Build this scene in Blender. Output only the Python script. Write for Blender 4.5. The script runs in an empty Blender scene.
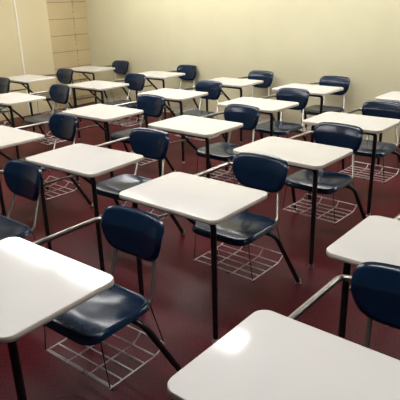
import bpy, bmesh, math, random
from mathutils import Vector, Matrix, Euler

random.seed(3)
scene = bpy.context.scene
COL = scene.collection

# ------------------------------------------------------------------ frame of the place
PSI = 2.436159            # direction of the rows of desks
RT = Vector((math.cos(PSI), math.sin(PSI), 0))      # to the sitters' right
FW = Vector((-math.sin(PSI), math.cos(PSI), 0))     # the way the sitters face
LEFT_L = 7.95             # wall on the sitters' right (left in the photo)
REAR_B = 6.38             # wall behind the sitters
CEIL = 3.0
def room(l, b, z=0.0):
    q = RT * l - FW * b
    return Vector((q.x, q.y, z))

# ------------------------------------------------------------------ materials
def new_mat(name):
    m = bpy.data.materials.new(name); m.use_nodes = True
    nt = m.node_tree; bs = nt.nodes['Principled BSDF']
    return m, nt, bs
def setp(bs, **k):
    for a, v in k.items():
        bs.inputs[a.replace('_', ' ')].default_value = v
def noise_mix(nt, bs, c1, c2, scale, detail=4, lo=.35, hi=.65, coord='Object'):
    tc = nt.nodes.new('ShaderNodeTexCoord')
    n = nt.nodes.new('ShaderNodeTexNoise'); n.inputs['Scale'].default_value = scale; n.inputs['Detail'].default_value = detail
    r = nt.nodes.new('ShaderNodeValToRGB')
    r.color_ramp.elements[0].position = lo; r.color_ramp.elements[0].color = (*c1, 1)
    r.color_ramp.elements[1].position = hi; r.color_ramp.elements[1].color = (*c2, 1)
    nt.links.new(tc.outputs[coord], n.inputs['Vector']); nt.links.new(n.outputs['Fac'], r.inputs['Fac'])
    nt.links.new(r.outputs['Color'], bs.inputs['Base Color'])
    return tc, n, r
def bump(nt, bs, scale, strength, dist=.01):
    tc = nt.nodes.new('ShaderNodeTexCoord')
    n = nt.nodes.new('ShaderNodeTexNoise'); n.inputs['Scale'].default_value = scale; n.inputs['Detail'].default_value = 5
    b = nt.nodes.new('ShaderNodeBump'); b.inputs['Strength'].default_value = strength; b.inputs['Distance'].default_value = dist
    nt.links.new(tc.outputs['Object'], n.inputs['Vector']); nt.links.new(n.outputs['Fac'], b.inputs['Height'])
    nt.links.new(b.outputs['Normal'], bs.inputs['Normal'])

M = {}
# white laminate
m, nt, bs = new_mat('white_laminate'); M['top'] = m
noise_mix(nt, bs, (.70, .68, .66), (.73, .71, .69), 3, 2); setp(bs, Roughness=.085); bs.inputs['Specular IOR Level'].default_value = .40
m, nt, bs = new_mat('reflection_tinted_edge'); M['edge'] = m
noise_mix(nt, bs, (.66, .61, .54), (.70, .65, .58), 40, 2); setp(bs, Roughness=.35)  # cream tint stands in for the floor reflected in the white edge
# navy plastic
m, nt, bs = new_mat('navy_plastic'); M['navy'] = m
noise_mix(nt, bs, (.0022, .0125, .036), (.003, .016, .046), 14, 4); setp(bs, Roughness=.22); bs.inputs['Specular IOR Level'].default_value = .42; bump(nt, bs, 260, .03, .002)
# chromed tube and dark tube
m, nt, bs = new_mat('chromed_steel'); M['chrome'] = m
noise_mix(nt, bs, (.34, .325, .30), (.38, .36, .335), 8, 3); setp(bs, Metallic=1.0, Roughness=.28)
m, nt, bs = new_mat('dark_steel'); M['dark'] = m
noise_mix(nt, bs, (.010, .010, .011), (.02, .02, .021), 30, 3); setp(bs, Metallic=.3, Roughness=.28)
m, nt, bs = new_mat('bright_wire'); M['wire'] = m
noise_mix(nt, bs, (.84, .82, .80), (.90, .88, .86), 30, 3); setp(bs, Metallic=.0, Roughness=.25)
m, nt, bs = new_mat('black_rubber'); M['rubber'] = m
noise_mix(nt, bs, (.012, .012, .012), (.02, .02, .02), 60); setp(bs, Roughness=.6)
# maroon speckled floor
m, nt, bs = new_mat('maroon_floor'); M['floor'] = m
tc, n, r = noise_mix(nt, bs, (.058, .0042, .0088), (.096, .0072, .0148), 1.3, 6, .3, .7)
bs.inputs['Specular IOR Level'].default_value = .13
n2 = nt.nodes.new('ShaderNodeTexNoise'); n2.inputs['Scale'].default_value = 95; n2.inputs['Detail'].default_value = 3
r2 = nt.nodes.new('ShaderNodeValToRGB'); r2.color_ramp.elements[0].position = .38; r2.color_ramp.elements[0].color = (.55, .5, .5, 1)
r2.color_ramp.elements[1].position = .66; r2.color_ramp.elements[1].color = (1.5, 1.45, 1.45, 1)
mx = nt.nodes.new('ShaderNodeMix'); mx.data_type = 'RGBA'; mx.blend_type = 'MULTIPLY'; mx.inputs[0].default_value = 1
nt.links.new(tc.outputs['Object'], n2.inputs['Vector']); nt.links.new(n2.outputs['Fac'], r2.inputs['Fac'])
nt.links.new(r.outputs['Color'], mx.inputs[6]); nt.links.new(r2.outputs['Color'], mx.inputs[7]); nt.links.new(mx.outputs[2], bs.inputs['Base Color'])
n3 = nt.nodes.new('ShaderNodeTexNoise'); n3.inputs['Scale'].default_value = 3.0; n3.inputs['Detail'].default_value = 6
mr = nt.nodes.new('ShaderNodeMapRange'); mr.inputs['To Min'].default_value = .30; mr.inputs['To Max'].default_value = .52
nt.links.new(tc.outputs['Object'], n3.inputs['Vector']); nt.links.new(n3.outputs['Fac'], mr.inputs['Value']); nt.links.new(mr.outputs['Result'], bs.inputs['Roughness'])
bump(nt, bs, 150, .12, .004)
# painted walls
def paint(name, c1, c2, rough=.7, bs_=.15, sc=260):
    m, nt, bs = new_mat(name)
    noise_mix(nt, bs, c1, c2, 2.2, 5, .3, .7); setp(bs, Roughness=rough); bump(nt, bs, sc, bs_, .003)
    return m
M['rear'] = paint('pale_cream_paint', (.72, .675, .445), (.755, .71, .475))
M['panel'] = paint('cream_panel', (.66, .57, .345), (.69, .60, .37))
M['block'] = paint('tan_block_paint', (.52, .415, .225), (.57, .455, .255))
M['joint'] = paint('dark_joint', (.22, .165, .09), (.30, .23, .13))
M['seam'] = paint('white_strip', (.82, .78, .66), (.88, .84, .73), .5)
M['base'] = paint('tan_base', (.40, .30, .2), (.44, .33, .22))
M['ceil'] = paint('greyed_ceiling_tile', (.40, .39, .36), (.46, .45, .42), .9)  # tile greyed to weaken light bounced off the unseen ceiling
m, nt, bs = new_mat('lit_diffuser'); M['lamp'] = m
setp(bs, Base_Color=(.9, .9, .9, 1)); bs.inputs['Emission Color'].default_value = (1.0, .985, .955, 1); bs.inputs['Emission Strength'].default_value = 18
m, nt, bs = new_mat('white_lamp_frame'); M['lampframe'] = m
noise_mix(nt, bs, (.75, .75, .73), (.8, .8, .78), 20); setp(bs, Roughness=.4)

# ------------------------------------------------------------------ mesh helpers
def make_obj(name, bm, mat, parent=None, smooth=True, props=None, auto=40):
    bmesh.ops.recalc_face_normals(bm, faces=bm.faces)
    me = bpy.data.meshes.new(name); bm.to_mesh(me); bm.free()
    if smooth:
        for p in me.polygons: p.use_smooth = True
        me.set_sharp_from_angle(angle=math.radians(auto))
    me.materials.append(mat)
    o = bpy.data.objects.new(name, me); COL.objects.link(o)
    if parent: o.parent = parent
    for k, v in (props or {}).items(): o[k] = v
    return o
def fillet(pts, rad, n=6):
    pts = [Vector(p) for p in pts]; out = [pts[0]]
    for i in range(1, len(pts) - 1):
        a, b, c = pts[i-1], pts[i], pts[i+1]
        u, v = (a - b), (c - b)
        d = min(rad, u.length * .48, v.length * .48)
        p0, p1 = b + u.normalized() * d, b + v.normalized() * d
        for k in range(n + 1):
            t = k / n
            out.append(p0 * (1-t)**2 + b * 2*t*(1-t) + p1 * t*t)
    out.append(pts[-1]); return out
def tube(bm, pts, r, seg=10, rad=.045, caps=True, n=6):
    P = fillet(pts, rad, n) if len(pts) > 2 else [Vector(p) for p in pts]
    T = []
    for i in range(len(P)):
        t = (P[min(i+1, len(P)-1)] - P[max(i-1, 0)]); T.append(t.normalized())
    up = Vector((0, 0, 1)) if abs(T[0].z) < .9 else Vector((1, 0, 0))
    nrm = (up - T[0] * up.dot(T[0])).normalized()
    rings = []
    for i, p in enumerate(P):
        nrm = (nrm - T[i] * nrm.dot(T[i])).normalized(); bn = T[i].cross(nrm)
        rr = r[i] if isinstance(r, (list, tuple)) else r
        rings.append([bm.verts.new(p + (nrm * math.cos(2*math.pi*k/seg) + bn * math.sin(2*math.pi*k/seg)) * rr) for k in range(seg)])
    for a, b in zip(rings, rings[1:]):
        for k in range(seg): bm.faces.new((a[k], a[(k+1) % seg], b[(k+1) % seg], b[k]))
    if caps:
        bm.faces.new(rings[0][::-1]); bm.faces.new(rings[-1])
def box(bm, x0, x1, y0, y1, z0, z1, M4=None):
    vs = [bm.verts.new(((x1 if i & 1 else x0), (y1 if i & 2 else y0), (z1 if i & 4 else z0))) for i in range(8)]
    for f in ((0,1,3,2),(4,6,7,5),(0,4,5,1),(2,3,7,6),(0,2,6,4),(1,5,7,3)): bm.faces.new([vs[k] for k in f])
    if M4: bmesh.ops.transform(bm, matrix=M4, verts=vs)
    return vs
def lathe(bm, prof, c, seg=14):
    rings = [[bm.verts.new((c[0] + r*math.cos(2*math.pi*k/seg), c[1] + r*math.sin(2*math.pi*k/seg), z)) for k in range(seg)] for r, z in prof]
    for a, b in zip(rings, rings[1:]):
        for k in range(seg): bm.faces.new((a[k], a[(k+1) % seg], b[(k+1) % seg], b[k]))
    bm.faces.new(rings[0][::-1]); bm.faces.new(rings[-1])
def rrect(W, D, r, off=0.0, n=8):
    pts = []; W -= 2*off*-1; D -= 2*off*-1; r = max(.002, r + off)
    for cx, cy, a0 in ((W/2-r, D/2-r, 0), (-W/2+r, D/2-r, 90), (-W/2+r, -D/2+r, 180), (W/2-r, -D/2+r, 270)):
        for k in range(n + 1):
            a = math.radians(a0 + 90*k/n); pts.append((cx + r*math.cos(a), cy + r*math.sin(a)))
    return pts

# ------------------------------------------------------------------ chair desk (desk and chair on one frame)
DW, DD, DR, ZT, TH = .695, .504, .05, .74, .024

def ease(t): return math.copysign(1 - (1 - abs(t))**1.45, t)      # finer steps near the rim
def spow(v, e): return math.copysign(abs(v)**e, v)
def shell(fn, thick, nu=36, nv=32):
    """a plastic shell: fn(u, v) in the unit disc square -> point; given thickness and a rounded rim"""
    bm = bmesh.new()
    rows = []
    for j in range(nv + 1):
        row = []
        for i in range(nu + 1):
            row.append(bm.verts.new(fn(ease(-1 + 2*i/nu), ease(-1 + 2*j/nv))))
        rows.append(row)
    for j in range(nv):
        for i in range(nu): bm.faces.new((rows[j][i], rows[j][i+1], rows[j+1][i+1], rows[j+1][i]))
    bmesh.ops.remove_doubles(bm, verts=bm.verts, dist=1e-5)
    bm.normal_update()
    # thicken
    verts = list(bm.verts); faces = list(bm.faces)
    edge = [e for e in bm.edges if len(e.link_faces) == 1]
    dup = {v: bm.verts.new(v.co - v.normal * thick) for v in verts}
    for f in faces: bm.faces.new([dup[v] for v in reversed(f.verts)])
    mid = {}
    for e in edge:
        for v in e.verts:
            if v not in mid:
                fc = Vector((0, 0, 0))
                for f in v.link_faces: fc += f.calc_center_median()
                pass
    for e in edge:
        a, b = e.verts
        bm.faces.new((a, b, dup[b], dup[a]))
    return bm
def sq2disc(u, v, n):
    """square -> superellipse of exponent n, keeping the grid"""
    if u == 0 and v == 0: return 0, 0
    m = max(abs(u), abs(v)); a = math.atan2(v, u)
    c, s = math.cos(a), math.sin(a)
    r = m / ((abs(c)**n + abs(s)**n) ** (1/n))
    return r*c, r*s

def seat_fn(u, v):
    x, y = sq2disc(u, v, 5.5)
    w = .224
    X = x * w - .010; Y = -.375 + y * .200
    e = max(abs(u), abs(v))
    z = .440
    z -= .016 * math.exp(-((x/.62)**2 + ((y+.25)/.6)**2))      # dished
    if y > .35: z -= .022 * ((y - .35)/.65)**2                 # waterfall front
    if y < -.6: z += .010 * ((-y - .6)/.4)**2
    z -= .026 * max(0, (e - .93)/.07)**1.5                     # rolled rim
    return (X, Y, z)
def back_fn(u, v):
    x, y = sq2disc(u, v, 9.0 if v > 0 else 4.4)
    t = (y + 1) / 2                       # 0 bottom .. 1 top
    w = .146 + .056 * math.sin(min(1, t/.7) * math.pi/2)
    if t > .75: w -= .013 * ((t - .75)/.25)**2
    X = x * w - .012
    Z = .579 + t * .202 - .004 * x*x * t
    Y = -.666 + .036 * (X/.21)**2 - .03 * (t - .5)
    if t > .64: Y -= .026 * ((t - .64)/.36)**1.2               # upper part leans back
    e = max(abs(u), abs(v))
    Y -= .012 * max(0, (e - .90)/.10)**1.5
    return (X, Y, Z)

def build_desk():
    root = bpy.data.objects.new('chair_desk', None); COL.objects.link(root); root.empty_display_size = .2
    # desktop
    bm = bmesh.new()
    prof = ((-.010, ZT - TH), (-.006, ZT - TH), (-.006, ZT - .0005), (-.0065, ZT))
    rings = [[bm.verts.new((x, y, z)) for x, y in rrect(DW, DD, DR, o)] for o, z in prof]
    for a, b in zip(rings, rings[1:]):
        for k in range(len(a)): bm.faces.new((a[k], a[(k+1) % len(a)], b[(k+1) % len(a)], b[k]))
    bm.faces.new(rings[0][::-1]); bm.faces.new(rings[-1])
    top = make_obj('desktop', bm, M['top'], root, props={'label': 'white laminate writing top'})
    bm = bmesh.new()
    prof = [(-.0060, ZT - TH + .001), (-.0015, ZT - TH), (0, ZT - TH + .004), (.0006, ZT - .014), (0, ZT - .005), (-.0022, ZT - .001), (-.0060, ZT)]
    rings = [[bm.verts.new((x, y, z)) for x, y in rrect(DW, DD, DR, o)] for o, z in prof]
    rings.append(rings[0])
    for a, b in zip(rings, rings[1:]):
        for k in range(len(a)): bm.faces.new((a[k], a[(k+1) % len(a)], b[(k+1) % len(a)], b[k]))
    make_obj('edge_band', bm, M['edge'], top, props={'label': 'rounded edge of the writing top, tinted cream for reflected floor'})
    # shells
    make_obj('seat', shell(seat_fn, .012), M['navy'], root, auto=55, props={'label': 'navy blue plastic seat'})
    make_obj('backrest', shell(back_fn, .014), M['navy'], root, auto=55, props={'label': 'navy blue plastic backrest'})
    R = .0155; zt = ZT - TH - R
    XR, XL, YF = .255, -.294, .193
    # arm tube from the back, along the right side, to the front of the desk
    bm = bmesh.new(); tube(bm, [(.17, -.690, zt - .006), (XR, -.685, zt - .006), (XR + .004, YF - .07, zt)], .0130, 12, .05)
    make_obj('arm_tube', bm, M['chrome'], root, props={'label': 'chrome tube from backrest to desk'})
    # front cross bar
    bm = bmesh.new(); tube(bm, [(XR - .06, YF, zt), (XL + .07, YF, zt)], R, 12)
    make_obj('cross_bar', bm, M['dark'], root)
    # front legs, bent out of the frame
    def leg(path, r, foot, name='leg', mat='dark', rad=.05):
        bm = bmesh.new(); tube(bm, path, r, 12, rad)
        o = make_obj(name, bm, M[mat], root)
        bm = bmesh.new()
        lathe(bm, [(r*.9, .030), (r*1.08, .028), (r*1.1, .010), (r*1.28, .008), (r*1.28, .002), (r*1.1, 0)], foot)
        make_obj('foot_glide', bm, M['chrome'], o, props={'label': 'chrome foot glide'})
        return o
    leg([(XR + .004, YF - .07, zt), (XR + .004, YF, zt), (XR + .004, YF, .02)], R, (XR + .004, YF))
    leg([(XL + .07, YF, zt), (XL, YF, zt), (XL, YF, .02)], R, (XL, YF))
    # rear legs of the chair: out from under the seat, then down and back
    for s in (-1, 1):
        leg([(s*.06, -.43, .394), (s*.268, -.435, .396), (s*.330, -.628, .02)], .0150, (s*.331, -.631), rad=.05)
    # diagonal brace from the arm tube down to the seat, and the bar joining it to the front leg
    bm = bmesh.new(); tube(bm, [(XR, .02, zt), (.20, -.255, .412), (.12, -.40, .394)], .0130, 12, .04)
    make_obj('diagonal_brace', bm, M['dark'], root)
    bm = bmesh.new(); tube(bm, [(XR + .004, YF, .545), (.224, -.135, .545)], .0095, 10)
    make_obj('side_bar', bm, M['chrome'], root)
    # seat bracket: two plates and a cross tube under the seat
    bm = bmesh.new()
    box(bm, -.155, -.105, -.50, -.22, .388, .404); box(bm, .105, .155, -.50, -.22, .388, .404)
    box(bm, -.17, .17, -.46, -.42, .380, .396); box(bm, -.17, .17, -.27, -.24, .384, .398)
    make_obj('seat_bracket', bm, M['dark'], root, smooth=False)
    # uprights carrying the backrest
    for path in ([(-.12, -.42, .408), (-.208, -.557, .416), (-.140, -.664, .590), (-.125, -.700, .70)],
                 [(.07, -.42, .408), (.078, -.553, .416), (.118, -.668, .590), (.120, -.700, .70)]):
        bm = bmesh.new(); tube(bm, path, .0098, 10, .04)
        make_obj('upright', bm, M['chrome'], root, props={'label': 'chrome upright behind the backrest'})
    # wire book rack under the seat
    rack = bpy.data.objects.new('book_rack', None)
    bm = bmesh.new(); wr = .0036; z = .160
    x0, x1, y0, y1 = -.238, .212, -.590, -.240
    tube(bm, [(x0, y1, z + .012), (x1, y1, z + .012)], wr, 6)
    tube(bm, [(x0 + .01, y1 - .018, z), (x1 - .01, y1 - .018, z)], wr, 6)
    for k in range(1, 6):
        yy = y1 + (y0 - y1) * k/5
        tube(bm, [(x0, yy, z + .008 + (.03 if k == 5 else 0)), (x1, yy, z + .008 + (.03 if k == 5 else 0))], wr, 6)
    for xx in (x0, x0 + .15, x0 + .30, x1):
        tube(bm, [(xx, y1 + .002, z + .006), (xx, y0 + .05, z + .001), (xx, y0, z + .040)], wr, 6, .03)
    rk = make_obj('book_rack', bm, M['wire'], root, props={'label': 'bright wire book rack hanging under the seat'})
    for xx, yy, zz in ((x0, y1, z + .01), (x1, y1, z + .01), (x0, y0, z + .04), (x1, y0, z + .04)):
        bm = bmesh.new(); tube(bm, [(xx, yy, zz), (xx*.86, yy + (.0 if yy > -.4 else .04), .412)], .003, 6)
        make_obj('hanger', bm, M['dark'], rk)
    for xx in (x0, x0 + .19, x0 + .32):
        bm = bmesh.new(); lathe(bm, [(.004, z - .012), (.008, z - .008), (.008, z + .002), (.004, z + .006)], (xx, y1 - .012), 8)
        make_obj('stop', bm, M['rubber'], rk, props={'label': 'black rubber stop on the rack'})
    return root

def copy_tree(o, parent=None):
    c = o.copy(); COL.objects.link(c)
    if parent:
        c.parent = parent; c.matrix_parent_inverse = o.matrix_parent_inverse.copy()
    for ch in o.children: copy_tree(ch, c)
    return c

PLACES = [
    ('A1', -0.748, 1.826, 0.030, 'large foreground chair desk at the lower left, white top cut by the left edge'),
    ('A2', -0.040, 2.737, 0.010, 'whole white-topped chair desk in the centre, directly behind the lower-left foreground desk'),
    ('A3', 0.651, 3.561, -0.020, 'white-topped chair desk standing just behind and right of the central one'),
    ('A4', 1.306, 4.433, -0.004, 'white-topped chair desk at the right edge with navy chair cut off by the frame'),
    ('A5', 2.244, 5.422, 0.000, 'far right chair desk by the rear wall, only a white top corner showing'),
    ('C1', -0.788, 3.526, 0.054, 'white-topped chair desk left of the central desk, chrome arm and navy seat beside it'),
    ('C2', -0.022, 4.470, -0.013, 'mid-room chair desk behind the left-of-centre one, its navy chair right of the middle'),
    ('C3', 0.613, 5.351, -0.009, 'chair desk at centre right, one place before the rightmost back row desk'),
    ('C4', 1.285, 6.210, -0.010, 'chair desk against the pale rear wall at right, wide navy backrest shadowing the wall'),
    ('Z1', 0.302, 1.156, 0.007, 'nearest chair desk at the lower right, white top with a bright glare spot'),
    ('Z2', 0.929, 1.951, 0.004, 'right edge chair desk whose white corner overlaps the navy backrest in front of it'),
    ('D1', -1.651, 4.247, -0.005, 'chair desk at the left edge with a pointed white top above the left-of-centre desk'),
    ('D2', -0.933, 5.183, -0.005, 'chair desk left of centre, directly behind the pointed white desktop at the left edge'),
    ('D3', -0.278, 6.126, 0.011, 'chair desk second from the rear wall, in front of the top centre desk'),
    ('D4', 0.451, 6.939, -0.006, 'back row chair desk at top centre, bent front leg seen against the pale rear wall'),
    ('E1', -2.137, 6.150, -0.010, 'chair desk at the left edge standing before the desk under the white wall seam'),
    ('E2', -1.284, 7.012, 0.006, 'chair desk in front of the block wall corner, second from the rear wall'),
    ('E3', -0.568, 7.898, 0.015, 'back row chair desk right of the block corner, navy chair against plain wall'),
    ('F1', -2.463, 7.886, 0.001, 'chair desk beside the left wall, white top below the white wall seam'),
    ('F2', -1.724, 8.865, 0.015, 'farthest chair desk, small white top right below the block wall corner'),
    ('C0', -1.553, 2.718, 0.000, 'chair desk cut by the left edge, only its navy chair and seat showing'),
    ('F0', -3.145, 7.027, 0.000, 'far left chair desk by the left wall, only a sliver of navy backrest showing'),
]
proto = build_desk()
GROUP = 'white-topped chair desks in classroom rows'
for i, (key, x, y, dr, label) in enumerate(PLACES):
    o = proto if i == 0 else copy_tree(proto)
    o.location = (x, y, 0); o.rotation_euler = (0, 0, PSI + dr)
    o['label'] = label; o['category'] = 'chair desk'; o['group'] = GROUP

# ------------------------------------------------------------------ the room
def struct(name, bm, mat, smooth=False):
    o = make_obj(name, bm, mat, None, smooth); o['kind'] = 'structure'; return o
ROOM = Matrix(((RT.x, -FW.x, 0, 0), (RT.y, -FW.y, 0, 0), (0, 0, 1, 0), (0, 0, 0, 1)))   # (l, b, z) -> world
def rbox(l0, l1, b0, b1, z0, z1, bm=None):
    bm = bm or bmesh.new(); box(bm, l0, l1, b0, b1, z0, z1, ROOM); return bm
LMIN, BMIN = -3.6, -2.2
struct('floor', rbox(LMIN, LEFT_L, BMIN, REAR_B, -.1, 0), M['floor'])
struct('ceiling', rbox(LMIN, LEFT_L, BMIN, REAR_B, CEIL, CEIL + .1), M['ceil'])
struct('wall_left', rbox(LEFT_L, LEFT_L + .15, BMIN, REAR_B + .15, 0, CEIL), M['block'])
struct('wall_rear', rbox(LMIN, LEFT_L, REAR_B, REAR_B + .15, 0, CEIL), M['block'])
# smooth facing on the rear wall and the panels on the left wall, both proud of the block
struct('trim_1', rbox(LMIN, LEFT_L, REAR_B - .018, REAR_B, 0, CEIL), M['rear'])
struct('trim_2', rbox(LEFT_L - .035, LEFT_L, 4.965, 5.54, 0, CEIL), M['panel'])
struct('trim_3', rbox(LEFT_L - .035, LEFT_L, BMIN, 4.935, 0, CEIL), M['panel'])
struct('trim_4', rbox(LEFT_L - .042, LEFT_L, 4.937, 4.963, 0, CEIL), M['seam'])
# open joints between the blocks beside the corner
bm = bmesh.new()
for k in range(-3, 8):
    z = .95 + .27 * k
    rbox(LEFT_L - .003, LEFT_L + .01, 5.54, REAR_B - .018, z - .005, z + .005, bm)
    VJ = 6.085
    rbox(LEFT_L - .003, LEFT_L + .01, VJ - .006, VJ + .006, z - .06, z + .03, bm)
    rbox(LEFT_L - .003, LEFT_L + .01, VJ - .004, VJ + .004, z + .09, z + .13, bm)
    rbox(LEFT_L - .003, LEFT_L + .01, VJ - .004, VJ + .004, z + .16, z + .20, bm)
struct('trim_5', bm, M['joint'])

# ------------------------------------------------------------------ ceiling lights
def ceiling_light(l, b, label):
    root = bpy.data.objects.new('ceiling_light', None); COL.objects.link(root)
    root.location = room(l, b, CEIL); root.rotation_euler = (0, 0, PSI)
    W, D = 1.22, .34
    bm = bmesh.new()
    box(bm, -W/2, W/2, -D/2, -D/2 + .02, -.05, -.001); box(bm, -W/2, W/2, D/2 - .02, D/2, -.05, -.001)
    box(bm, -W/2, -W/2 + .02, -D/2, D/2, -.05, -.001); box(bm, W/2 - .02, W/2, -D/2, D/2, -.05, -.001)
    make_obj('frame', bm, M['lampframe'], root, False)
    bm = bmesh.new(); box(bm, -W/2 + .021, W/2 - .021, -D/2 + .021, D/2 - .021, -.044, -.004)
    make_obj('diffuser', bm, M['lamp'], root, False)
    root['label'] = label; root['category'] = 'ceiling light'; root['group'] = 'ceiling lights in rows'
for rname, b, ls in (('added over the front desks to brighten them', 1.3, (.6, 2.6, 4.85)), ('over the middle desks', 3.6, (3.16, 4.85, 6.25)),  # front row added to light the near desks; middle row follows the desk glare
                     ('near the rear wall, partly added to brighten it', 5.55, (-1.4, -.2, 1.2, 3.1, 4.85, 6.25))):  # lamps at the right-hand end added to brighten the rear wall
    for l in ls:
        ceiling_light(l, b, 'lit white fluorescent ceiling light in the row ' + rname)

# ------------------------------------------------------------------ world, camera, view
w = bpy.data.worlds.new('World'); scene.world = w; w.use_nodes = True
w.node_tree.nodes['Background'].inputs['Color'].default_value = (.55, .60, .68, 1)
w.node_tree.nodes['Background'].inputs['Strength'].default_value = .06

f, pit, roll, h = 530.298, .360023, -.029157, 1.7271
cd = bpy.data.cameras.new('Camera'); cam = bpy.data.objects.new('Camera', cd); COL.objects.link(cam)
cd.sensor_width = 36; cd.lens = 36 * f / 400; cd.clip_start = .05
cp, sp = math.cos(pit), math.sin(pit)
fw = Vector((0, cp, -sp)); rt = Vector((1, 0, 0)); up = Vector((0, sp, cp))
cr, sr = math.cos(roll), math.sin(roll)
r2 = rt*cr + up*sr; u2 = up*cr - rt*sr
cam.matrix_world = Matrix(((r2.x, u2.x, -fw.x, 0), (r2.y, u2.y, -fw.y, 0), (r2.z, u2.z, -fw.z, h), (0, 0, 0, 1)))
scene.camera = cam
vs = scene.view_settings
vs.view_transform = 'Standard'; vs.look = 'None'; vs.gamma = 1; vs.use_curve_mapping = False
vs.exposure = 0.48
